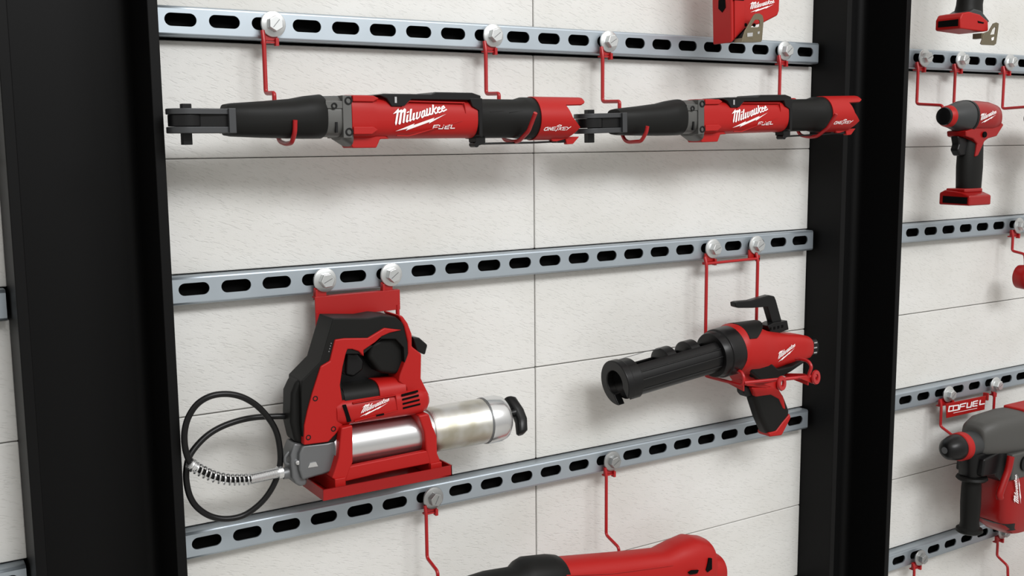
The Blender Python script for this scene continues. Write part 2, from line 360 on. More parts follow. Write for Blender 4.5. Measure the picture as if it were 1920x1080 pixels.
# ------------------------------------------------------------------ flanged bolts and the red wire hooks
_bolt = None
def hexhead(mb, x, y0, z, y1, r0, r1, rot):
    pr = []
    for y, r in ((y0, r0), (y1+1.2, r0), (y1, r1)):
        pr.append([(x+r*math.cos(rot+PI/3*k), y, z+r*math.sin(rot+PI/3*k)) for k in range(6)])
    v = pr[0]+pr[1]+pr[2]; fs = []
    for j in range(2):
        for k in range(6): fs.append((j*6+k, j*6+(k+1) % 6, (j+1)*6+(k+1) % 6, (j+1)*6+k))
    fs.append([12+k for k in range(6)]); mb.add(v, fs)
def bolt(x, z, rot, label, dark=False, y=-7.5):
    t = thing('flanged_bolt', label, 'bolt', (x, y, z), 'zinc flanged bolts on the rails')
    mt = BOLTD if dark else BOLT
    M().lathe([(-8.5, 0), (-8.5, 5.2), (0, 5.2), (0, 15.0), (1.2, 15.2), (2.2, 14.6), (3.4, 11.2), (3.6, 0)], (x, y, z), (0, -1, 0), 40).build('washer_flange', mt, t, ang=28)
    mb = M(); hexhead(mb, x, y-3.2, z, y-12.2, 9.6, 8.8, rot)
    mb.build('hex_head', mt, t, bevel=.5, ang=20)
    c, s_ = math.cos(rot+.35), math.sin(rot+.35); q = M()
    q.add([(x-6*c-.35*s_, y-12.45, z-6*s_+.35*c), (x-6*c+.35*s_, y-12.45, z-6*s_-.35*c), (x+6*c+.35*s_, y-12.45, z+6*s_-.35*c), (x+6*c-.35*s_, y-12.45, z+6*s_+.35*c)], [(0, 1, 2, 3)])
    q.build('head_mark', CAST, t, flip=False)
    return t
BOLTD = mat('darker_zinc_bolt', (0.42, 0.43, 0.43), 0.32, 0.9)

def bracket(mb, x, z, w0=-16, w1=5.5):
    # clip behind the flange: thin plate with two lugs under the rail
    mb.box(x+w0+3, x+w1, -7.2, -4.6, z-19, z-8)
    mb.box(x+w0+3, x+w1, -8, -.5, z-22, z-19.6)
    mb.box(x+w1-4, x+w1, -11, -4, z-25, z-16)
def wire_hook(name, x, z, drop, jog, under, label, group, dx=-13.5, r=2.6, m=None):
    """drop: z where the rod bends; jog: (y, z) after the bend; under: list of (y, z) behind and below the tool"""
    t = thing(name, label, 'hook', (x, 0, z), group)
    X = x+dx; pts = [(X, -9, z-8), (X, -12, z-20), (X, -12, drop), (X, jog[0], jog[1])]+[(X, a, b) for a, b in under]
    M().tube(round_path(pts, 5), r, 12).build('wire', m or REDW, t)
    mb = M(); bracket(mb, x, z, dx-3); mb.build('bracket', REDW, t, bevel=.4)
    return t
wg = 'red wire hooks carrying the two ratchet wrenches'
def J(zt, y0=-45, y1=-108, zb=-138, ze=-114):
    if y1 > -115: return [(y0, zt-8), (y0-1, zb+16), (y0-12, zb+1), (-72, zb-2), (y1+13, zb-1), (y1+2, zb+11), (y1, ze)]
    return [(y0, zt-8), (y0-1, zb+16), (y0-12, zb+1), (-76, zb-2), (-92, zb-1), (y1+16, zb+11), (y1, ze)]
for x, zt, lb, rot, y0, y1, ze, zb in (
    (105, -80, 'under the black head grip of the left ratchet wrench', .35, -40, -104, -113, -137),
    (405, -76, 'crossing the battery end grip of the left ratchet wrench', .1, -44, -130, -104, -137),
    (596, -84, 'under the black head grip of the right ratchet wrench', .05, -51, -112, -120, -139),
    (944.7, -77, 'crossing the battery end grip of the right ratchet wrench', .5, -46, -128, -102, -134)):
    wire_hook('wire_hook', x, 0, zt, (y0, zt-1), J(zt, y0, y1, zb, ze), 'red wire hook with turned-up tip '+lb, wg)
for x, z, rot, lb, dk in (
    (105, 0, .52, 'above the head grip of the left wrench, largest on the top rail', 0), (405.5, 0, .3, 'above the battery end of the left wrench', 0),
    (596.2, 0, .2, 'above the head grip of the right wrench', 0), (944.7, 0, .35, 'nearest the right end of the top rail', 0),
    (158.5, -306, .1, 'at the left top corner of the grease gun plate', 0), (249, -306, .3, 'at the right top corner of the grease gun plate', 0),
    (799.5, -306, .05, 'left one of the pair above the adhesive gun', 0), (892, -306, .15, 'right one of the pair above the adhesive gun', 0),
    (303, -613, .75, 'below the right side of the grease gun tray', 1), (604.6, -613, .2, 'above the tail of the red tool at the bottom', 1)):
    bolt(x, z, rot, 'zinc hex bolt '+lb, dk)
for x, z, rot, lb, dk in (
    (1285.4, 0, .1, 'above the nose of the impact driver, first in the right bay', 0), (1388.4, -.5, .2, 'above the rear of the impact driver', 0), (1533.4, 0, .3, 'right of the impact driver at the picture edge', 0),
    (1590.4, -309, .2, 'above the small red round tool at the picture edge', 0), (1397, -617.5, .4, 'left of the red name plate', 0), (1542.3, -618.5, .1, 'right of the red name plate', 0),
    (1335, -926, .4, 'on the lowest rail, left of the side handle', 1), (1593.7, -928, .3, 'on the lowest rail under the red dust box', 1)):
    bolt(x, z, rot, 'zinc flanged hex bolt '+lb, dk, y=-10)
# hooks of the lower tool
for x, d, j, lb in ((303.4, -693, (-42, -702), 'left hook of the red tool at the bottom, below the grease gun'), (604.6, -724, (-43, -734), 'right hook of the red tool at the bottom, under its rail bolt')):
    zc = -745
    wire_hook('wire_hook', x, -613, d, j, [(j[0], -760), (j[0]-6, -790), (-78, -800)], 'red wire '+lb, 'red wire hooks of the tool at the bottom', r=2.4)
# right bay hooks
rb = 'red wire hooks in the right bay'
wire_hook('wire_hook', 1285.4, 0, -80, (-64, -84), [(-66, -96), (-70, -104)], 'red wire hook bent forward to the nose of the impact driver', rb, dx=-18)
wire_hook('wire_hook', 1388.4, 0, -80, (-40, -86), [(-42, -110)], 'red wire hook hanging behind the rear of the impact driver', rb, dx=-18)
wire_hook('wire_hook', 1533.4, 0, -86, (-64, -84), [(-66, -96), (-70, -108)], 'red wire hook bent forward to the tool cut off at the right edge', rb, dx=-18)
wire_hook('wire_hook', 1590.4, -309, -357, (-38, -361), [(-40, -372), (-41, -386)], 'short red wire hook of the small round red tool', rb, dx=-20)
wire_hook('wire_hook', 1397, -617.5, -676, (-40, -688), [(-46, -704), (-48, -712)], 'red wire hook left of the name plate, reaching the hammer chuck', rb, dx=-22)
wire_hook('wire_hook', 1542.3, -618.5, -672, (-30, -680), [(-32, -700)], 'red wire hook right of the name plate, behind the rotary hammer', rb, dx=-4)
wire_hook('wire_hook', 1335, -926, -985, (-40, -995), [(-44, -1015)], 'red wire hook on the lowest rail near the right column', rb, dx=-18)
wire_hook('wire_hook', 1593.7, -928, -975, (-36, -988), [(-38, -1010)], 'red wire hook under the red dust box, holding the lowest tool', rb, dx=-18)

# ------------------------------------------------------------------ the digital ratchet wrenches
def arc_band(mb, x0, x1f, cy, cz, r, a0, a1, th=2.0, n=40, m=0):
    """curved wall round the x axis from x0 to x1f(angle); angle 0 = up, 90 = towards the viewer"""
    v = []; fs = []
    for k in range(n+1):
        a = a0+(a1-a0)*k/n; xe = x1f(a)
        for rr in (r, r-th):
            for xx in (x0, xe): v.append((xx, cy-rr*math.sin(a), cz+rr*math.cos(a)))
    for k in range(n):
        i = k*4; j = i+4
        fs += [(i, i+1, j+1, j), (i+2, j+2, j+3, i+3), (i, j, j+2, i+2), (i+1, i+3, j+3, j+1)]
    fs += [(0, 2, 3, 1), (n*4, n*4+1, n*4+3, n*4+2)]
    mb.add(v, fs, m)
WY, WZ = -78, -109
def make_wrench(label):
    t = thing('ratchet_wrench', label, 'power tool', (232, WY, WZ), 'cordless ratchet wrenches on the wall')
    hz = -113.5
    def disc(z0, z1, r, xr):       # round-nosed plate seen edge on
        return [(-21+r*math.cos(a), WY+r*math.sin(a)) for a in [PI/2+PI*k/16 for k in range(17)]]+[(xr, WY-r*.82), (xr, WY+r*.82)]
    h = M()
    p = disc(0, 0, 20.5, 27); h.prism(p, -100.8, -107, axis='z'); h.prism(p, -120, -126.8, axis='z'); h.box(19.5, 27.5, WY-20.5, WY+18, -127, -100.4)
    h.build('fork_head', DCAST, t, bevel=.8)
    M().lathe([(-6, 0), (-6, 18.6), (6.2, 18.6), (6.2, 0)], (-21, WY, hz), (0, 0, 1), 40).box(-14, 21, WY-14.5, WY+14.5, hz-6.6, hz+6.6).build('ratchet_drum', BLKP, t, bevel=.6)
    M().box(-26.2, -16.2, WY-5, WY+5, -139, -126).build('square_drive', BLKP, t, bevel=.6); M().box(-25.5, -15.5, WY-5, WY+5, -102, -95.5).build('reversing_knob', BLKP, t, bevel=.6)
    b = M(); b.loft([(21, WY+1, -112.5, 16.5, 16.8, 3.2), (27, WY, -112.5, 18.5, 18, 3), (60, WY, -112, 22, 20, 2.8), (95, WY, -111, 24, 22.2, 2.6), (112, WY, -109.5, 25, 24, 2.6), (129, WY, -108.5, 26, 25, 2.6), (131.5, WY, -108.5, 24, 23.5, 2.6)], 40)
    b.build('head_grip', BLK, t, ang=50)
    g = M(); g.loft([(129, WY, -108.5, 22, 23, 3.2), (160, WY, -108.5, 23, 24, 3.2)], 32); g.box(129, 156, WY-23.6, WY+23.6, -100, -91.5); g.box(129, 160, WY-22, WY+22, -109, -106.6)
    g.box(149, 160, WY-24.6, WY+24.6, -133, -85); g.loft([(150, WY, -124, 21, 11, 3), (163, WY, -131, 21, 12, 3)], 24)
    go = g.build('gear_case', GUN, t, bevel=.7)
    sc = M()
    for x_, z_ in ((139, -97), (156, -91), (156, -126), (141.5, -121)): 
        if x_ > 150: sc.lathe([(0, 4.6), (3.2, 4.6), (3.2, 3.0), (1.6, 2.8), (1.6, 0)], (x_, WY-22.6, z_), (0, -1, 0), 20)
        elif z_ > -100: sc.lathe([(0, 3.6), (2.6, 3.6), (2.6, 2.0), (1.4, 1.8), (1.4, 0)], (x_, WY-22, z_), (0, -1, 0), 20)
        else: sc.box(x_-1.3, x_+1.3, WY-23.5, WY-20, z_-6, z_+6)
    sc.build('case_screws', BLKP, go)
    # red motor housing with ribbed front collar
    r = M()
    r.loft([(160, WY, -109, 24.5, 25.2, 3.6), (186, WY, -109, 25, 25.4, 3.4), (194, WY, -109, 24.2, 25, 2.8), (316, WY, -109.4, 24.3, 24.6, 2.6), (328, WY, -109.6, 24.3, 24.6, 2.5)], 48)
    r.prism([(159, -126), (198, -126), (211, -134.2), (199, -134.5), (194, -144.5), (164.5, -144.5), (157, -133)], WY-15, WY+15)
    r.prism([(161, -92), (187, -92), (194, -88), (187, -85), (161, -85)], WY-25.8, WY+20)
    r.prism([(161, -129), (184, -129), (192, -124), (186, -120), (161, -120)], WY-26, WY+20)
    ro = r.build('motor_housing', RED, t, bevel=1.2, ang=40)
    # black display panel on top
    k = M(); zt = -82.2
    k.prism([(194, -84), (200, zt-.2), (262, zt), (268, -79.6), (318, -79.6), (330, -83), (330, -88.5), (236, -88.5), (226, -97), (210, -97), (204, -88)], WY-24.9, WY+24)
    ko = k.build('control_panel', BLKP, t, bevel=1.0)
    M().box(213.6, 216.2, WY-25.8, WY-24, -93, -86).build('panel_latch', CHR, ko)
    kk = M().prism([(314, -86), (332, -86), (332, -133), (327, -131), (327, -101), (318, -96)], WY-25.2, WY+20); kk.build('panel_clasp', BLKP, ko, bevel=.8)
    # framed emblem field and print
    fr = M(); yf = WY-24.55
    for (x0, z0), (x1, z1) in (((233, -90.5), (307, -91.5)), ((233, -90.5), (219, -101)), ((231, -131), (216, -130.5)), ((231, -131), (304, -113)), ((307, -91.5), (309, -104))):
        d_ = Vector((x1-x0, z1-z0)).normalized()*.5; fr.prism([(x0-d_.y, z0+d_.x), (x0+d_.y, z0-d_.x), (x1+d_.y, z1-d_.x), (x1-d_.y, z1+d_.x)], yf-.15, yf+2)
    fr.build('emblem_frame', RED, ro)
    def place(x, y, dd):
        X, Z = U(730+x/14.77, 190+y/14.77, WY-25)
        q = min(1, abs((Z+109.3)/24.75)); rr = 24.4*(1-q**2.65)**(1/2.65)
        return (X, WY-rr-.75-dd*.3, Z)
    lp = []
    for pg in LOGO_POLY: lp.append(pg)
    marks(M(), lp, LOGO_STROKE, place).build('script_logo', WHITE, ro, flip=False)
    marks(M(), [], FUEL, place).build('fuel_lettering', WHITE, ro, flip=False)
    # long black battery grip with flared collar
    b = M(); b.loft([(326, WY, -110, 24.6, 25, 2.5), (336, WY, -110, 23.6, 24.2, 2.4), (392, WY, -110, 23.6, 24.2, 2.3), (402, WY, -109.6, 26.3, 26.6, 2.1), (419, WY, -109.6, 26.6, 26.8, 2.0), (422, WY, -109.6, 25, 25, 2.0)], 48)
    ln = [[(340, -99), (344, -102.5), (364, -101), (372, -97)], [(372, -103), (404, -99)], [(372, -103), (376, -124)]]
    bo = b.build('battery_grip', BLK, t, ang=45)
    q = M()
    for pl in ln:
        pth = [(a, WY-math.sqrt(max(0, 23.9**2-(z+110)**2))-.1, z) for a, z in pl]; q.tube(pth, .45, 6)
    q.build('grip_seams', BLKP, bo)
    # red cup round the battery opening
    def xe(a):
        a = a % (2*PI); dg = math.degrees(a)
        if dg > 180: dg = 360-dg
        if dg < 15: return 492
        if dg < 42: return 493-(dg-15)*.1
        if dg < 50: return 490-(dg-42)*.9
        if dg < 53: return 458
        if dg < 88: return 458+(dg-53)*.2
        if dg < 115: return 465+(dg-88)*.5
        if dg < 150: return 478-(dg-115)*.3
        return 468
    c = M(); arc_band(c, 417, xe, WY, -109.6, 27.8, 0, 2*PI, 2.2, 160)
    co = c.build('battery_cup', RED, t, ang=35)
    M().lathe([(0, 0), (0, 25)], (424, WY, -109.6), (1, 0, 0), 32).build('cup_bottom', VOID, co)
    def place2(x, y, dd):
        X, Z = U(1010+x/29.54, 225+y/29.54, WY-22)
        return (X, WY-math.sqrt(max(1, 27.8**2-(Z+109.6)**2))-.35-dd*.2, Z)
    marks(M(), [], ONEKEY, place2).build('key_lettering', WHITE, co, flip=False)
    # wire latch below
    l = M(); l.tube(round_path([(332, WY-3, -142.5), (340, WY-4, -141), (420, WY-5, -140.2), (472, WY-5, -138.5)], 3), 1.4, 8)
    l.lathe([(-7, 0), (-7, 3.4), (7, 3.4), (7, 0)], (332, WY-3, -142), (0, 1, 0), 16); l.prism([(330, -131), (345, -131), (345, -140), (337, -143), (331, -139)], WY-9, WY+8)
    l.prism([(446, -134), (476, -134), (474, -140.5), (456, -141)], WY-8, WY+8); l.build('wire_latch', BLKP, t, bevel=.4)
    M().prism([(440, -133), (488, -133), (478, -142.5), (468, -143), (466, -136), (452, -139), (446, -139)], WY-10, WY-3).build('latch_clip', RED, t, bevel=.8)
    return t
w1 = make_wrench('black and red cordless ratchet wrench at left, its battery cup before the next wrench head')
def copy_tree(o, parent=None):
    c = o.copy(); C.objects.link(c)
    if parent:
        mi = o.matrix_parent_inverse.copy(); c.parent = parent; c.matrix_parent_inverse = mi
    for ch in list(o.children): copy_tree(ch, c)
    return c
w2 = copy_tree(w1); w2.location = (Vector((232, WY, WZ))+Vector((533.5, 1.0, 3.8)))*S; w2.rotation_euler = (0, math.radians(-1.35), math.radians(-0.3))
w2['label'] = 'black and red cordless ratchet wrench at right, its battery end overlapping the black column'

# ------------------------------------------------------------------ grease gun rack: plate, rods and tray
TY = -94
t = thing('tool_tray', 'red sheet metal tray on a hanging plate, carrying the grease gun', 'tray', (200, 0, -324))
pl = M(); pl.prism([(143, -325.5), (258.5, -325.5), (258.5, -351.5), (190, -351.5), (180, -362), (143, -366)], -13, -11); pl.box(143, 258.5, -10.9, -3, -327.3, -325.5)
pl.build('back_plate', REDM, t, bevel=.5)
for x_ in (158.5, 249):
    q = M(); q.box(x_-14, x_+2, -7.4, -4.6, -330, -315); q.box(x_-14, x_-11, -12, -4.6, -330, -317); q.build('bracket', REDM, t, bevel=.4)
for x_ in (145.5, 255):
    M().tube([(x_, -12, -345), (x_, -12, -556)], 2.6, 12).build('rod', REDW, t)
x0, x1, zb = 113, 286, -556
tr = M(); tr.box(x0, x1, TY, -8, zb, zb+1.8); tr.box(x0, x1, TY, TY+1.8, zb, zb+13.5); tr.box(x0, x0+1.8, TY, -8, zb, zb+13.5); tr.box(x1-1.8, x1, TY, -8, zb, zb+13.5); tr.box(x0, x1, -9.8, -8, zb, zb+13.5)
tr.build('tray_pan', DRED, t, bevel=.4)

# ------------------------------------------------------------------ the grease gun
GY = -52
t = thing('grease_gun', 'red and black cordless grease gun with silver barrel and coiled black hose, standing in tray', 'power tool', (190, GY, -554))
YF = -74; YB = -30
# handle loop: black rubber over red housing
blk_out = UL([(625, 597), (690, 596), (716, 592), (742, 594), (755, 606), (764, 640), (766, 662), (742, 700), (700, 714), (650, 700), (630, 838), (570, 836), (568, 800), (564, 738), (566, 714), (601, 678), (614, 634)], YF)
hole = UL([(649, 664), (682, 664), (716, 636), (742, 636), (757, 652), (761, 722), (650, 746), (641, 730), (638, 700)], YF)
b = M(); b.holed([(p[0], p[1]) for p in UL([(625, 597), (690, 597), (716, 592), (742, 594), (756, 606), (765, 644), (768, 742), (640, 778), (630, 828), (571, 834), (566, 800), (565, 738), (566, 714), (601, 678), (614, 634)], YF)], hole, YF, YB)
b.build('rubber_overmould', BLK, t, bevel=9, seg=5, ang=50)
# rubber grip swelling, trigger and the dark space under the handle
g = M(); a = [P3(640, 620, GY), P3(672, 619, GY), P3(705, 619, GY), P3(735, 622, GY), P3(752, 645, GY)]
g.tube(smooth_path([(p.x, GY, p.z) for p in a], 6), 15, 20); g.build('grip', BLK, t)
M().prism(UL([(694, 645), (716, 634), (742, 630), (758, 640), (762, 690), (744, 704), (712, 700), (690, 672)], -66), -66, -36).build('grip_rear', BLK, t, bevel=6, seg=4)
M().prism(UL([(640, 655), (700, 650), (770, 632), (775, 700), (770, 735), (640, 735)], -44), -44, -34).build('inner_housing', BLKP, t)
tg = M(); tg.prism(UL([(650, 660), (672, 662), (684, 676), (682, 694), (664, 708), (648, 704)], -60), -60, -44); tg.build('trigger', BLKP, t, bevel=4, seg=3)
# red side shell
shell = [(628.5, 637), (646, 634.5), (690, 634), (721, 615), (754.5, 619), (731, 624.5), (716, 631), (704, 642), (682, 657), (683, 669), (673, 659), (661, 655), (652, 655), (649, 663), (643, 688), (638, 722), (641, 742), (648, 790), (632, 812), (616, 829), (570, 835), (571, 798), (577, 770), (586, 737), (602, 687), (619, 677)]
r = M(); r.prism(UL(shell, YF-2.5), YF-2.5, YF+8)
r.prism([(x, z) for x, z in UL(shell[:2]+[(690, 634), (688, 652), (650, 655), (643, 688), (638, 722), (641, 742), (648, 790), (616, 829), (575, 835), (580, 770), (602, 687)], YF)], YF+8, -36)
r.build('side_shell', RED, t, bevel=1.6, seg=3, ang=40)
# rear red arm
ra = M(); ra.prism(UL([(747, 591), (755, 592), (765, 606), (773, 627), (773, 650), (791, 664), (790, 710), (806, 742), (765, 748), (762, 728), (748, 716), (750, 704), (766, 662), (765, 640), (758, 612)], YF-1), YF-1, -30); ra.build('rear_arm', RED, t, bevel=4, seg=4, ang=40)
# battery with latch behind the arm
M().prism(UL([(768, 630), (782, 632), (797, 645), (792, 664), (776, 656)], -52), -60, -26).build('battery_latch', BLKP, t, bevel=2, seg=3)
# motor body across, rounded
x0, z0 = U(638, 800, -82); x1, z1 = U(803, 776, -82)
zt_ = U(700, 742, -82)[1]; zb_ = U(720, 792, -82)[1]
mz = (zt_+zb_)/2; mh = (zt_-zb_)/2
m_ = M(); xa = U(640, 770, -76)[0]; xb = U(806, 760, -76)[0]
m_.loft([(xa-6, -54, mz, 24, mh-2, 3), (xa+2, -54, mz, 27, mh, 3.4), (xb-14, -54, mz, 28, mh+.5, 3.4), (xb-5, -54, mz, 26, mh-2, 3), (xb, -54, mz, 21, mh-8, 2.6)], 44)
mo = m_.build('motor_housing', RED, t, ang=50)
YM = -54-28
def onm(pts, d=.25): return UL(pts, YM-d)
# recessed name panel, vents, slots
fr = M()
for a, b_, w_ in (((662, 756), (742, 741), 1.0), ((742, 741), (746, 769), 1.0), ((746, 769), (665, 790), 1.0)):
    p, q = U(*a, YM), U(*b_, YM); d = Vector((q[0]-p[0], q[1]-p[1])).normalized()*w_*.5
    fr.prism([(p[0]-d.y, p[1]+d.x), (p[0]+d.y, p[1]-d.x), (q[0]+d.y, q[1]-d.x), (q[0]-d.y, q[1]+d.x)], YM-.5, YM+3)
fr.build('name_panel_rim', RED, mo)
vs = M()
for k in range(4):
    a, b_ = [((754+k*.6, 741.5+k*8), (784+k*1.4, 733.5+k*8))][0]
    vs.prism(onm([(a[0], a[1]-1.6), (b_[0], b_[1]-1.6), (b_[0], b_[1]+1.8), (a[0], a[1]+1.8)]), YM-.35, YM+2)
vs.build('vent_slots', VOID, mo)
sl = M(); sl.prism(onm([(643, 760), (649, 759), (659, 790), (652, 792)]), YM-.35, YM+2); sl.build('side_slot', VOID, mo); sl = M(); sl.prism(onm([(705, 778.5), (720, 775), (720, 778), (705, 781)]), YM-.6, YM+2); sl.build('latch_slot', VOID, mo)
marks(M(), LOGO_POLY, LOGO_STROKE, flat_place(affine(LSRC, [(679, 764.5), (729.5, 750.5), (675, 781.5)]), YM-.5)).build('script_logo', WHITE, mo, flip=False)
# top of the motor body inside the loop
tp = M(); zt = zt_
tp.loft([(U(643, 735, -70)[0], -54, zt-7, 22, 20, 2.6), (U(712, 730, -70)[0], -54, zt-7, 22, 20, 2.6)], 30); tp.build('body_pad', BLK, t, ang=50)
tp = M(); tp.loft([(U(708, 735, -70)[0], -54, zt-7, 23.5, 21, 3), (U(757, 726, -70)[0], -54, zt-7, 23.5, 21, 3)], 30); tp.build('battery_release', RED, t, ang=50)
# screws in the side shell
for a in ((591.5, 747.5), (578.5, 820.5), (625.5, 804.5)):
    X, Z = U(*a, YF-3); q = M(); q.lathe([(0, 3.1), (.5, 3.3), (.5, 2.0), (-1, 1.7), (-1, 0)], (X, YF-2.2, Z), (0, -1, 0), 18); q.build('screw', BLKP, t)
dd = M()
for k in range(4):
    X, Z = U(621.2-k*1.4, 644+k*5.1, YF-.3); dd.lathe([(0, .8), (.4, 0)], (X, YF-.2, Z), (0, -1, 0), 8)
dd.build('gauge_dots', CAST, t)
# front black pod on the left edge
pod = M(); pod.prism(UL([(551, 712), (566, 706), (570, 800), (566, 832), (548, 826), (540, 790), (541, 735)], -56), -66, -34); pod.build('front_bumper', BLK, t, bevel=7, seg=4, ang=50)
# cast nose
c = M(); c.prism(UL([(568, 834), (614, 829), (634, 822), (633, 850), (621, 884), (604, 890), (566, 900), (560, 880), (560, 850)], -70), -72, -34)
c.prism(UL([(548, 828), (572, 830), (572, 905), (560, 910), (551, 905), (544, 893), (540, 850)], -58), -66, -38)
co = c.build('pump_head', CAST, t, bevel=3, seg=3, ang=40)
xn, zn = U(548, 884, GY)
M().lathe([(-14, 13), (-6, 12.5), (4, 8), (14, 6.5), (14, 0)], (xn+2, GY, zn), (-1, 0, -.06), 28).build('outlet', CAST, t)
M().prism(UL([(581, 868), (592, 866), (596, 874), (577, 877)], -72.2), -73, -70).build('head_lug', CHR, co)
M().lathe([(0, 2.6), (5, 2.6), (5.5, 1.6), (5.5, 0)], (U(560, 866, -66)[0], -65, U(560, 866, -66)[1]), (-.5, -1, 0), 16).build('bleed_valve', CHR, co)
hk = M(); hp = [P3(551, 846, -56), P3(543, 848, -58), P3(535, 857, -58), P3(536, 868, -58), P3(545, 870, -58)]; hk.tube(smooth_path(hp, 5), 2.2, 10); hk.build('hose_hook', CAST, t)
# grease barrel and reservoir
bz = -504.5; by = -52
xl = U(640, 840, -75)[0]
M().lathe([(0, 25), (1, 25), (150, 25), (150, 24)], (xl-8, by, bz), (1, 0, 0), 48).build('barrel_tube', SILV, t)
k = M(); xs_ = U(806, 800, -60)[0]; xe_ = U(912, 790, -60)[0]
k.lathe([(0, 27), (4, 29.2), (20, 29.6), (xe_-xs_, 29.8)], (xs_, by, bz), (1, 0, 0), 64); k.build('knurled_sleeve', KNURL, t)
M().lathe([(xe_-xs_-2.5, 29), (xe_-xs_-2.5, 30.4), (xe_-xs_-.5, 30.4), (xe_-xs_-.5, 29)], (xs_, by, bz), (1, 0, 0), 64).build('seam_ring', CAST, t)
k = M(); xc = U(946, 790, -60)[0]
k.lathe([(-1.5, 0), (-1.5, 29), (0, 29), (0, 30.9), (1.2, 31.3), (20, 31), (27, 29), (31.5, 24), (33.5, 14), (33.5, 0)], (xe_, by, bz), (1, 0, 0), 64).build('end_cap', CHR, t)
q = M(); xq = xe_+33; q.lathe([(0, 5), (10, 5), (16, 7), (16, 0)], (xq, by, bz+4), (1, 0, 0), 20)
n0 = len(q.v); q.loft([(bz+26, xq+14, by, 5.5, 6, 2.6), (bz+23, xq+16, by, 8, 8.5, 2.6), (bz+5, xq+21, by, 8, 8.5, 2.6), (bz-9, xq+21, by, 8, 8.5, 2.6), (bz-25, xq+16, by, 7.5, 8, 2.6), (bz-28, xq+14, by, 4.5, 5, 2.6)], 24, axis='z')
q.move(Matrix.Translation((xq, by, bz+4)) @ Matrix.Rotation(math.radians(-38), 4, 'X') @ Matrix.Translation((-xq, -by, -bz-4)), n0)
q.build('pull_handle', BLKP, t, ang=50)
# red base cradle
for nm_, pts in (('front_arm', [(640, 802), (661, 797), (661.5, 866), (655, 882), (648, 905), (628, 912), (627, 900), (622, 897), (628, 880), (634.5, 857), (637, 830)]),
                 ('rear_arm', [(784, 779), (804, 775), (812, 800), (819, 818), (820, 850), (825, 862), (824, 880), (806, 884), (803, 862), (799, 846), (795, 810)])):
    cm = M(); cm.prism(UL(pts, -84), -85, -20); cm.build('cradle_'+nm_, RED, t, bevel=2.5, seg=3, ang=40)
cm = M(); cm.prism(UL([(650, 876), (800, 845), (806, 852), (812, 868), (720, 886), (648, 903), (644, 898)], -84), -84.5, -76); cm.prism(UL([(650, 880), (800, 850), (806, 860), (648, 897)], -30), -30, -22)
cm.build('cradle_bar', RED, t, bevel=1.5, seg=3)
for a in ((627.7, 912, 648, 908), (807, 884, 828, 878)):
    p, q_ = U(a[0], a[1], -86), U(a[2], a[3], -86); M().box(p[0], q_[0], -87.5, -22, -553.9, max(p[1], q_[1])+9).build('foot', RED, t, bevel=1)
# hose
def hz(pts): return [P3(330+a/3.726, 700+b/3.726, y) for a, b, y in pts]
hose = hz([(820, 305, -44), (740, 300, -44), (660, 302, -42), (560, 307, -38), (450, 327, -36), (330, 368, -36), (230, 425, -37), (150, 500, -39), (92, 585, -42), (72, 680, -44), (75, 770, -45), (100, 865, -45), (150, 938, -44), (235, 995, -42), (340, 1017, -42), (460, 997, -42), (560, 935, -44), (640, 850, -46), (700, 740, -48), (728, 620, -52), (722, 500, -56), (695, 395, -60), (640, 305, -64), (560, 222, -66), (460, 165, -68), (350, 144, -68), (240, 160, -67), (150, 214, -65), (90, 300, -63), (62, 395, -62), (60, 490, -60), (78, 575, -59), (110, 640, -58)])
M().tube(smooth_path(hose, 7), 3.6, 14).build('hose', BLKP, t)
sp = smooth_path(hz([(100, 628, -58), (130, 655, -57), (200, 692, -56), (280, 725, -55), (370, 742, -54), (450, 742, -53), (520, 738, -53)]), 30)
M().tube(smooth_path(hz([(95, 620, -58), (135, 657, -57)]), 5), [5.5]*6, 16).build('spring_ferrule', CHR, t)
M().tube(sp, 3.4, 12).build('spring_core', BLKP, t)
hx = []; N = len(sp)
for i in range(N*2-1):
    f = i/2; p = sp[int(f)].lerp(sp[min(N-1, int(f)+1)], f-int(f)); tt = i/(N*2-1); an = 2*PI*tt*15
    d_ = (sp[min(N-1, int(f)+2)]-sp[max(0, int(f)-2)]).normalized(); u_ = Vector((0, -1, 0)); v_ = d_.cross(u_).normalized(); hx.append(p+(u_*math.cos(an)+v_*math.sin(an))*6.0)
M().tube(hx, 1.05, 8).build('coil_spring', CHR, t)
p0, p1 = P3(330+515/3.726, 700+738/3.726, -53), P3(330+725/3.726, 700+690/3.726, -53); dv = (p1-p0); L_ = dv.length
pr = [(0, 5.6)]
k_ = 0
while k_ < 22: pr += [(L_*k_/24+.3, 6.4), (L_*(k_+.5)/24+.3, 6.0)]; k_ += 1
pr += [(L_*.93, 6.2), (L_*.93, 7.6), (L_+3, 7.6), (L_+3, 0)]
M().lathe(pr, p0, dv, 28).build('threaded_fitting', CHR, t, ang=50)

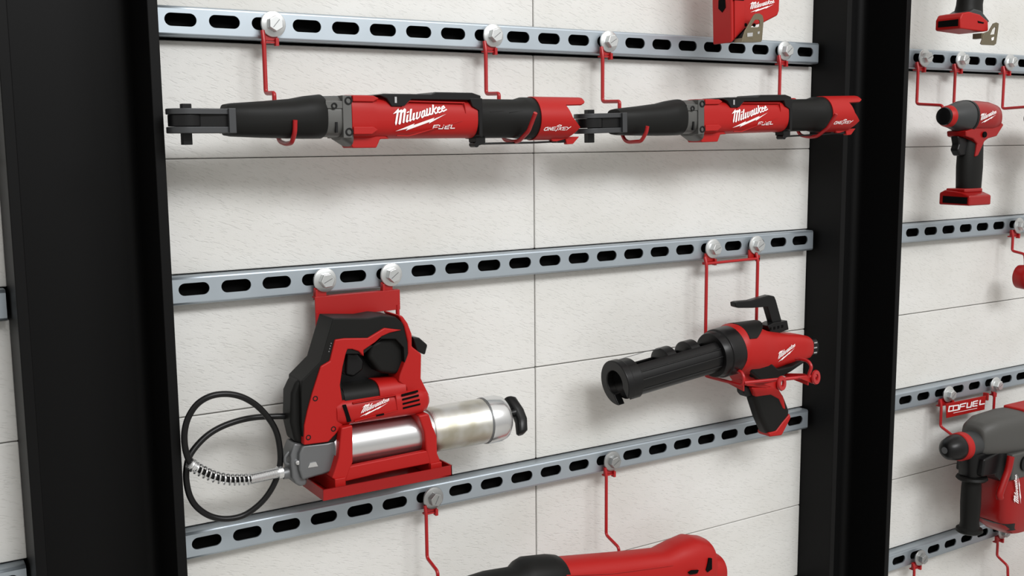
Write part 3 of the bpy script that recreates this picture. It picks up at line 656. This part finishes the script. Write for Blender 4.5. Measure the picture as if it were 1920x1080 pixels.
# ------------------------------------------------------------------ adhesive gun rack
t = thing('wire_rack', 'red wire rack with two long rods and round eyelets, holding the adhesive gun', 'rack', (845, 0, -306))
XL, XR, YR = 781.5, 890, -104
zf = -499
for X, nm_, YR, lp in ((XL, 'left_arm', -99.5, [(-99.5, -491), (-93, -483), (-72, -484), (-38, -496)]), (XR, 'right_arm', -126, [(-127, -494), (-132, -482), (-125, -474.5), (-108, -474), (-100, -476)])):
    q = M(); q.tube(round_path([(X, -10, -318), (X, -14, -330), (X, -14, -504), (X, YR+2, -504)]+[(X, a, b) for a, b in lp], 7), 2.6, 12); q.build(nm_, REDW, t)
    q = M(); q.prism([(-60, -505), (YR, -512), (YR, -496), (YR+12, -496)], X-1, X+1, axis='x'); q.build('arm_gusset', REDM, t)
M().tube([(XL, -38, -504), (XL, -38, -487)], 2.2, 10).build('arm_strut', REDW, t)
for X, x_ in ((XL, 799.5), (XR-7, 892)):
    q = M(); q.box(x_-15, x_+5, -7.4, -4.6, -326, -313); q.box(x_-19, x_+5, -12, -5, -330, -326); q.build('bracket', REDM, t, bevel=.4)
    q = M(); q.box(x_+1, x_+5, -12, -5, -332, -322); q.build('lug', REDM, t, bevel=.4)
M().tube([(XL, -13, -328), (XR, -13, -327)], 2.2, 12).build('cross_rod', REDW, t)
a_, b_ = Vector((XL, -100, -499)), Vector((904, -128, -499))
M().tube([a_, b_], 2.8, 12).build('front_bar', REDW, t)
for f in (.40, 1.0):
    p = a_.lerp(b_, f); M().lathe([(-2.2, 5), (-2.2, 10.5), (0, 11.5), (2.2, 10.5), (2.2, 5), (0, 4), (-2.2, 5)], (p.x, YR-2, p.z-2), (0.25, -1, 0.1), 32).build('eyelet', REDW, t, ang=50)
    M().prism([(p.x-34, p.z+1), (p.x-4, p.z+2), (p.x-4, p.z-12)], YR-1, YR+1).build('eyelet_gusset', REDM, t)

# ------------------------------------------------------------------ adhesive gun
t = thing('adhesive_gun', 'cordless red adhesive gun with black open cartridge barrel, tilted down to the left', 'power tool', (845, -60, -455))
GYc = -60
def tilt(mb, st=0):
    return mb.move(Matrix.Translation((576, GYc, -479)) @ Matrix.Rotation(math.radians(-6.0), 4, 'Y') @ Matrix.Translation((0, 0, 0)), st)
# barrel trough
b = M(); arc_band(b, 8, lambda a: 216, 0, 0, 26.5, math.radians(30), math.radians(305), 2.2, 60)
for an in (58, 84, 118): 
    a = math.radians(an); cy, cz = -26.6*math.sin(a), 26.6*math.cos(a); b.tube([(12, cy, cz), (188, cy, cz)], 1.5, 8)
tilt(b).build('cartridge_barrel', BLKP, t, ang=30)
# slotted front plate
def cplate(R, r, ang, hw):
    out = []; d0 = math.asin(hw/R); d1 = math.asin(hw/r); a0 = math.radians(ang)
    for k in range(41): a = a0+d0+(2*PI-2*d0)*k/40; out.append((-R*math.sin(a), R*math.cos(a)))
    for k in range(25): a = a0-d1-(2*PI-2*d1)*k/24; out.append((-r*math.sin(a), r*math.cos(a)))
    return out
f = M(); f.prism(cplate(32.8, 18, 148, 13), -7, 5, axis='x'); tilt(f).build('front_plate', BLKP, t, bevel=1.6, seg=3)
f = M(); arc_band(f, 3, lambda a: 22, 0, 0, 30.5, math.radians(200), math.radians(500), 4.5, 60); tilt(f).build('front_collar', BLKP, t, bevel=.8)
for u_, nm_ in ((86, 'plunger_disc'), (132, 'plunger_disc')):
    f = M(); f.lathe([(-4, 0), (-4, 21), (-2, 23.5), (14, 23.5), (17, 20), (17, 0)], (u_, 6, 7), (1, 0, 0), 36); tilt(f).build(nm_, BLKP, t, ang=40)
f = M(); f.tube([(20, 0, 0), (230, 0, 0)], 4, 12); tilt(f).build('plunger_rod', BLKP, t)
f = M(); f.tube([(4, 4, 31), (60, 6, 31.2), (90, 6, 30)], .5, 6); tilt(f).build('pin_wire', CAST, t)
# rear collar
f = M(); f.lathe([(176, 0), (176, 33.5), (180, 35), (188, 35.5), (189, 37.5), (214, 38), (217, 36.5), (217, 0)], (0, 0, 0), (1, 0, 0), 48); tilt(f).build('barrel_collar', BLKP, t, bevel=.5, ang=28)
# red body
b = M(); b.loft([(786, GYc, -456.5, 36, 37, 2.1), (793, GYc, -456.5, 39, 40, 2.2), (800, GYc, -456.5, 38.5, 39.5, 2.3), (822, GYc, -459, 37, 39, 2.4), (842, GYc, -462, 34, 36, 2.6), (862, GYc, -466, 28.5, 32, 3.0), (890, GYc, -465.5, 26.5, 26, 3.6), (925, GYc, -466.5, 25.5, 22, 3.8), (944, GYc, -467.5, 24, 18.5, 3.6), (950, GYc, -468, 21, 16.5, 3)], 44)
bo = b.build('body_shell', RED, t, ang=50)
# black pad on top of the body
b = M(); arc_band(b, 797, lambda a: 846-34*min(1, (a/math.radians(56))**2), GYc, -458.5, 42.6, math.radians(-80), math.radians(56), 3, 50); b.build('top_pad', BLK, t, ang=50)
# dark bellied belt under the logo
M().prism(UL([(1396, 660), (1420, 660), (1434, 671), (1450, 685), (1458, 692), (1484, 686), (1506, 674), (1507, 680), (1482, 697), (1450, 713), (1430, 716), (1408, 698)], -89), -91, -34).build('lower_pad', BLK, t, bevel=4, seg=3, ang=50)
M().prism(UL([(1372, 690), (1400, 676), (1440, 700), (1450, 722), (1436, 728), (1400, 724), (1388, 706)], -74), -76, -44).build('trigger_housing', RED, t, bevel=3, seg=3)
M().lathe([(0, 0), (0, 5), (3, 5), (3, 0)], (U(1411, 702, -78)[0], -75, U(1411, 702, -78)[1]), (0, -1, 0), 20).build('direction_button', BLKP, t)
M().prism(UL([(1393, 722), (1414, 726), (1418, 742), (1400, 745), (1394, 738)], -66), -67, -50).build('trigger', BLKP, t, bevel=3, seg=3)
g = UL([(1408, 745), (1414, 728), (1440, 722), (1456, 728), (1465, 740), (1476, 768), (1475, 779), (1459, 812), (1440, 816), (1433, 811), (1421, 784)], -66)
b = M(); b.prism(g, -73, -50); b.build('grip', BLK, t, bevel=8, seg=5, ang=50)
M().prism(UL([(1408, 726), (1456, 724), (1468, 745), (1472, 768), (1467, 766), (1459, 748), (1444, 740), (1430, 742), (1416, 744)], -72), -74.5, -48).build('grip_yoke', RED, t, bevel=2.5, seg=3)
M().prism(UL([(1476, 774), (1478, 782), (1461, 815), (1438, 818), (1436, 810), (1450, 806), (1462, 790)], -68), -74.5, -48).build('grip_heel', RED, t, bevel=2.5, seg=3)
# battery end with contacts
f = M(); f.loft([(946, GYc, -468, 20, 15.5, 3), (962, GYc, -469, 20, 15.5, 3), (968, GYc, -470, 15, 12, 2.6)], 28); bo2 = f.build('battery', BLKP, t, bevel=.6)
f = M()
for z_ in (-460, -468, -476): f.box(951, 958, GYc-20.8, GYc-19, z_-1, z_+1)
f.build('battery_contacts', CHR, bo2)
marks(M(), LOGO_POLY, LOGO_STROKE, flat_place(affine(LSRC, [(1459, 664), (1491, 648), (1459, 679)]), GYc-28.6)).build('script_logo', WHITE, bo, flip=False)
# hook arm on top
M().prism(UL([(1375, 567), (1381, 565), (1405, 563), (1440, 553), (1449, 555), (1452, 562), (1464, 606), (1446, 609), (1436, 575), (1408, 577), (1382, 577), (1376, 575)], -58), -62, -50).build('hanging_hook', BLKP, t, bevel=1.6, seg=3)
f = M(); f.prism(UL([(1434, 610), (1446, 604), (1471, 600), (1474, 617), (1452, 625), (1440, 624)], -60), -66, -46)
fo = f.build('hook_clamp', BLKP, t, bevel=1)
f = M()
for k in range(4): f.prism(UL([(1443+k*7.4, 614.5-k*1.6), (1446.5+k*7.4, 613.8-k*1.6), (1446.5+k*7.4, 619-k*1.6), (1443+k*7.4, 620-k*1.6)], -66.2), -66.3, -65)
f.build('clamp_holes', VOID, fo)

# ------------------------------------------------------------------ red tool at the bottom of the picture
t = thing('right_angle_tool', 'long red power tool with black front sleeve, cut off by the bottom edge', 'power tool', (560, -78, -760))
b = M(); b.loft([(270, -78, -729, 22, 22, 2.3), (345, -78, -729, 25, 26, 2.3), (386, -78, -733, 26, 26.5, 2.3), (396, -78, -731, 31, 31, 2.2), (407, -78, -730, 33, 33, 2.2), (444, -78, -735.5, 33.5, 33.8, 2.2), (459, -78, -738, 32, 32, 2.2), (462, -78, -738.5, 29, 29, 2.2)], 48); b.build('front_sleeve', BLK, t, ang=50)
b = M(); b.loft([(455, -78, -738.5, 30, 30, 2.4), (560, -78, -754, 28, 29.5, 2.6), (638, -78, -766, 29, 30.5, 2.8), (664, -78, -768, 31, 38, 2.8), (694, -78, -771, 33, 45, 2.8), (722, -78, -775, 33, 41, 2.8), (727, -78, -776, 30, 37, 2.8)], 44)
b.loft([(724, -78, -789, 29, 27, 2.6), (748, -78, -791, 29, 27, 2.6), (752, -78, -792, 25, 23, 2.6)], 36); bo = b.build('motor_body', RED, t, ang=50)
M().prism(UL([(1290, 1073), (1296, 1069), (1308, 1068), (1305, 1074), (1292, 1076)], -110), -113, -100).build('side_slot', VOID, bo)
M().prism(UL([(1328, 1046), (1333, 1046), (1333, 1066), (1325, 1072), (1322, 1068)], -110), -112.6, -90).build('cap_slot', VOID, bo)
b = M(); b.tube([P3(1062, 1079, -108), P3(1150, 1075, -106), P3(1262, 1060, -106)], .8, 6); b.build('body_seam', RED, bo)

# ------------------------------------------------------------------ red tool above the top rail
t = thing('battery_tool', 'red tool foot with bronze belt clip overlapping the top rail at the upper edge', 'power tool', (800, -75, 30))
o_ = UL([(1370, -90), (1371, 0), (1372, 60), (1372, 81), (1377, 76), (1398, 53), (1434, 42), (1459, 29), (1462, 20), (1466, -90)], -96)
bo = M().prism(o_, -96, -56).build('tool_body', RED, t, bevel=3, seg=3, ang=40)
M().prism(UL([(1376, -60), (1397, -60), (1395, 50), (1377, 72)], -97), -98.5, -94).build('side_rib', RED, bo, bevel=1)
M().prism(UL([(1377, -8), (1395, -8), (1395, 1), (1377, 0)], -99), -99.2, -96).build('vent_slot', VOID, bo)
fx = U(1371, 10, -96)[0]
M().prism([(-70, 62), (-84, 62), (-85, 47), (-78, 41), (-70, 47)], fx-.3, fx+4, axis='x').build('front_slot', VOID, bo)
marks(M(), LOGO_POLY, LOGO_STROKE, flat_place(affine(LSRC, [(1406, 8), (1452, 4), (1407, 23)]), -96.6)).build('script_logo', WHITE, bo, flip=False)
cl = M(); cl.holed(UL([(1391, 78.5), (1392.5, 71), (1397, 57), (1406, 41.5), (1413, 29), (1417, 25.5), (1424, 25), (1430, 29), (1432, 38), (1430, 62), (1429, 75), (1427, 78.5)], -112), UL([(1408, 51), (1411, 44.5), (1416, 37), (1423, 37), (1425, 40), (1424.5, 49), (1421, 51)], -112), -112, -110.6)
cl.holed(UL([(1391, 78.5), (1393, 71), (1429, 71), (1427.5, 78.5)], -112.3), UL([(1404, 72), (1404.5, 74), (1411, 74), (1411, 72)], -112.3), -112.3, -96)
co = cl.build('belt_clip', BRNZ, t, bevel=.3)
for a in ((1401.5, 62, 1412, 69), (1421, 59.5, 1425, 64)):
    M().prism(UL([(a[0], a[1]), (a[2], a[1]-1), (a[2]-.4, a[3]-1), (a[0]+.2, a[3])], -113), -112.6, -112.2).build('clip_slot', CHR if a[0] < 1410 else CHR, co)
for a in ((1399, 46.5), (1415, 47)):
    X, Z = U(*a, -97); M().lathe([(0, 2.6), (1, 2.4), (1, 0)], (X, -95.8, Z), (0, -1, 0), 16).build('foot_screw', VOID, t)
M().prism(UL([(1381, 72), (1398, 52), (1404, 60), (1396, 78), (1380, 78)], -88), -90, -58).build('dark_underside', BLKP, t)

# ------------------------------------------------------------------ right bay: drill foot, impact driver, neighbour
t = thing('power_drill', 'black handle and red foot of a drill with bronze belt clip, top of right bay', 'power tool', (1300, -78, 60))
M().loft([(190, 1302, -90, 24, 18, 2.4), (110, 1298, -88, 24, 18, 2.4), (82, 1294, -88, 23, 18, 2.4), (66, 1292, -88, 24, 20, 2.6), (56, 1288, -88, 28, 22, 3)], 32, axis='z').build('handle', BLK, t, ang=50)
M().prism(UL([(1814, 24), (1826, 16), (1840, 20), (1856, 40), (1851, 44)], -108), -109, -68).build('handle_flare', GRY, t, bevel=3, seg=3)
fo = M().prism([(1238.5, 41), (1238.5, 56), (1244, 64), (1262, 67), (1290, 64), (1313, 54), (1315, 38), (1300, 36), (1240, 38.5)], -112, -64).build('battery_foot', RED, t, bevel=2.5, seg=3, ang=40)
M().prism([(-108, 54), (-108, 43), (-70, 44), (-70, 54)], 1238.1, 1242, axis='x').build('battery_slot', VOID, fo)
M().prism(UL([(1833, 39), (1845, 42), (1844, 44.5), (1834, 43)], -112.3), -112.5, -108).build('foot_mark', VOID, fo)
cl = M(); cl.holed(UL([(1839, 82), (1842, 74), (1845, 62), (1855, 58), (1863, 44), (1868, 42), (1873, 44), (1872, 54), (1868, 82), (1864, 85), (1842, 84)], -118), UL([(1857, 65), (1861, 55), (1866, 50), (1868, 52), (1866, 64)], -118), -118, -116); cl.box(U(1842, 60, -118)[0], U(1848, 60, -118)[0], -117, -100, U(1846, 72, -118)[1], U(1846, 62, -118)[1])
co = cl.build('belt_clip', BRNZ, t, bevel=.3)
M().prism(UL([(1859, 71), (1864, 69), (1863, 75), (1859.5, 76)], -118.3), -118.3, -117).build('clip_slot', WHITE, co)

def make_driver(label):
    t = thing('impact_driver', label, 'power tool', (1320, -78, -150), 'impact drivers in the right bay')
    z = -103
    M().lathe([(1, 4), (1, 10), (2, 14.5), (6, 15.5), (10, 15.5), (10, 0)], (1250, -78, z), (1, 0, 0), 28).build('bit_holder', BLKP, t, ang=40)
    M().lathe([(0, 13), (0, 15.5), (3, 17.5), (10, 18.8), (10, 0)], (1256, -78, z), (1, 0, 0), 32).build('nose_ring', RED, t, ang=50)
    M().loft([(1262, -78, z, 17.5, 17.5, 2), (1275, -78, z, 21, 21, 2), (1296, -78, z, 26.5, 26.5, 2.1), (1309, -78, z, 27.5, 27, 2.2)], 40).build('gear_case', GRY, t, ang=50)
    M().loft([(1307, -78, z, 28.3, 27.8, 2.2), (1312, -78, z, 28.3, 27.8, 2.25)], 40).build('band', BLKP, t)
    b = M(); b.loft([(1311, -78, z, 27.4, 27, 2.25), (1336, -78, z, 27, 27, 2.3), (1362, -78, z-1, 26, 26.5, 2.3), (1382, -78, z-2, 23, 23.5, 2.3), (1387, -78, z-3, 20, 21, 2.3)], 40)
    b.prism([(1288, -128), (1306, -124), (1345, -120), (1390, -114), (1394, -118), (1376, -137), (1352, -141), (1342, -146), (1326, -170), (1318, -172), (1322, -150), (1310, -141), (1290, -137)], -97, -59)
    bo = b.build('motor_housing', DRED, t, bevel=2, seg=3, ang=50)
    M().loft([(1385, -78, z-3, 20, 21, 2.3), (1393, -78, z-3, 15, 16, 2.2)], 32).build('end_cap', BLKP, t)
    marks(M(), LOGO_POLY, LOGO_STROKE, cyl_place(affine(LSRC, [(1838, 217), (1868, 211), (1839, 231)]), -78, z-1, 27.9)).build('script_logo', WHITE, bo, flip=False)
    M().prism([(1283, -136), (1306, -139), (1318, -152), (1312, -170), (1292, -170), (1284, -160), (1288, -150)], -86, -70).build('trigger', BLKP, t, bevel=3, seg=3)
    M().loft([(-128, 1334, -78, 20, 15, 2.4), (-160, 1330, -78, 25, 17, 2.4), (-190, 1330, -78, 26, 17.5, 2.4), (-228, 1330, -78, 24, 17, 2.4), (-234, 1332, -78, 24, 17, 2.4)], 32, axis='z').build('handle', BLK, t, ang=50)
    fo = M().prism([(-112, -254.5), (-112, -238), (-96, -232), (-62, -229), (-52, -234), (-52, -254.5)], 1285.5, 1346, axis='x').box(1292, 1342, -98, -60, -233, -226).build('battery_foot', DRED, t, bevel=2.5, seg=3, ang=40)
    M().prism([(-108, -251.5), (-108, -240), (-60, -239), (-60, -251)], 1285.1, 1288, axis='x').build('battery_slot', VOID, fo)
    M().lathe([(0, 0), (0, 5), (2, 5), (2, 0)], (1338, -98, -134), (0, -1, 0), 18).build('direction_button', VOID, t)
    return t
d1 = make_driver('red and black impact driver hanging upright below the first two right bay bolts')
d2 = copy_tree(d1); d2.location = (Vector((1320, -78, -150))+Vector((251, 0, -2)))*S
d2['label'] = 'impact driver mostly cut off by the right picture edge, below the third bolt'

t = thing('round_tool', 'small round red tool cut off by the right edge, on a short wire hook', 'tool', (1560, -44, -401))
M().lathe([(-14, 0), (-14, 18), (-11, 22.5), (8, 24), (14, 21), (16, 16), (16, 0)], (1562, -46, -404), (0, -1, 0), 44).build('round_case', DRED, t, ang=40)
q = M()
for k in range(3): q.box(1548, 1576, -62.6, -61, -398-k*5.5, -396-k*5.5)
q.build('case_slots', VOID, t)

# name plate
t = thing('name_plate', 'small red plate with white lettering hung below the rail above the rotary hammer', 'sign', (1460, -12, -645))
pq = UL([(1774, 757), (1849, 742), (1846, 768), (1775, 784)], -16)
M().prism(pq, -16, -14.5).build('plate', REDM, t, bevel=.3)
M().box(1404, 1409, -15, -5, -640, -630).build('plate_tab', REDM, t); M().box(1512, 1516, -15, -5, -645, -631).build('plate_tab', REDM, t)
pp = lambda pts: [((1760+a/15.42), (730+b/15.42)) for a, b in pts]
mb = M(); k = 0
for st, wd in [([(285, 640), (310, 495), (580, 455), (565, 590), (285, 640)], 34), ([(428, 500), (416, 600)], 28), ([(600, 580), (630, 440), (790, 400)], 34), ([(620, 510), (750, 485)], 30), ([(835, 395), (815, 530), (930, 510), (960, 370)], 34), ([(1130, 330), (1010, 360), (985, 490), (1110, 470)], 34), ([(1000, 425), (1120, 400)], 28), ([(1205, 320), (1185, 440), (1320, 415)], 34), ([(430, 685), (1110, 545)], 15)]:
    for q in stroke_quads([tuple(v) for v in st], wd):
        k += 1; v = []
        for c in q: X, Z = U(1760+c.x/15.42, 730+c.y/15.42, -16.3); v.append((X, -16.25-(k % 7)*.02, Z))
        mb.add(v, [(0, 1, 2, 3)])
mb.build('plate_lettering', WHITE, t, flip=False)

# ------------------------------------------------------------------ rotary hammer
t = thing('rotary_hammer', 'grey and red rotary hammer with black side handle, cut off by the right edge', 'power tool', (1400, -78, -750))
HY, HZ = -78, -694
M().lathe([(0, 4), (0, 9), (3, 14), (10, 19), (24, 22.5), (36, 23.5), (38, 23), (38, 0)], (1298, HY, HZ), (1, 0, .02), 40).build('chuck_sleeve', BLKP, t, ang=50)
M().lathe([(-.5, 0), (-.5, 6), (1, 6)], (1298, HY, HZ), (1, 0, .02), 20).build('chuck_bore', CAST, t)
M().lathe([(0, 23), (2, 25.5), (16, 25.8), (18, 22)], (1334, HY, HZ), (1, 0, 0), 40).build('collar_ring', RED, t)
M().lathe([(0, 22), (34, 24), (34, 0)], (1350, HY, HZ), (1, 0, 0), 32).build('neck', GRY, t)
b = M(); b.loft([(1378, HY, HZ+6, 23, 26, 2.6), (1386, HY, HZ+9, 28, 31, 3), (1412, HY, HZ+10, 34, 36, 3.6), (1480, HY, HZ+8, 38, 40, 3.8), (1640, HY, HZ-4, 40, 44, 3.6)], 40)
b.box(1442, 1640, HY-41, HY+30, -766, -716); M().prism([(1372, -716), (1442, -704), (1442, -770), (1424, -766), (1408, -752), (1368, -748)], HY-30, HY+26).build('clamp_body', BLKP, t, bevel=4, seg=3)
b.build('gear_housing', mat('warm_grey_plastic', (0.065, 0.064, 0.060), .5, spec=.35), t, bevel=4, seg=3, ang=50)
M().box(1500, 1640, HY-22, HY+22, -655, -643).build('top_stripe', RED, t, bevel=3, seg=3)
M().lathe([(0, 0), (0, 14), (4, 14), (4, 0)], (1478, HY-41, -738), (0, -1, 0), 28).build('mode_knob', BLKP, t)
M().tube(smooth_path([(1430, HY-44, -716), (1424, HY-44, -740), (1412, HY-44, -762), (1402, HY-44, -782), (1404, HY-44, -790)], 5), [6.5]*21, 14).build('depth_clamp', DRED, t)
# side handle
M().loft([(-708, 1388, HY, 30, 22, 3), (-752, 1386, HY, 26, 21, 3), (-758, 1384, HY, 20, 18, 2.4)], 32, axis='z').build('handle_clamp', BLKP, t, ang=50)
M().lathe([(0, 0), (0, 20), (2, 26), (6, 28), (9, 25), (12, 17), (12, 0)], (1382, HY, -754), (0, 0, -1), 36).build('handle_guard', BLK, t, ang=40)
M().lathe([(0, 16), (15, 17.5), (45, 18), (82, 16.5), (90, 18), (93, 23), (98, 24), (101, 20), (102, 0)], (1382, HY, -763), (0, 0, -1), 36).build('side_handle', BLK, t, ang=40)
# red dust box
b = M(); b.loft([(-750, 1512, HY, 74, 38, 5), (-790, 1512, HY, 78, 40, 5), (-842, 1512, HY, 78, 40, 5), (-864, 1516, HY, 70, 38, 4), (-877, 1522, HY, 58, 34, 4)], 40, axis='z'); 
bo = b.build('dust_box', DRED, t, ang=50)
M().loft([(-852, 1468, HY, 30, 38, 3), (-868, 1476, HY, 24, 35, 3)], 24, axis='z').build('box_corner', BLKP, t, bevel=1)
marks(M(), LOGO_POLY, LOGO_STROKE, flat_place(affine(LSRC, [(1903, 943), (1906, 890), (1914, 945)]), HY-41.2)).build('script_logo', WHITE, bo, flip=False)

# lowest tools
t = thing('battery_grinder', 'black and red tool at the bottom right corner, mostly outside the picture', 'power tool', (1620, -70, -1040))
M().loft([(1540, -75, -1046, 20, 18, 2.4), (1566, -75, -1040, 30, 28, 2.4), (1600, -75, -1036, 33, 31, 2.4), (1606, -75, -1036, 30, 29, 2.4)], 36).build('front_sleeve', BLK, t, ang=50)
M().loft([(1602, -75, -1036, 31, 31, 2.5), (1800, -75, -1036, 31, 31, 2.5)], 36).build('motor_body', DRED, t)
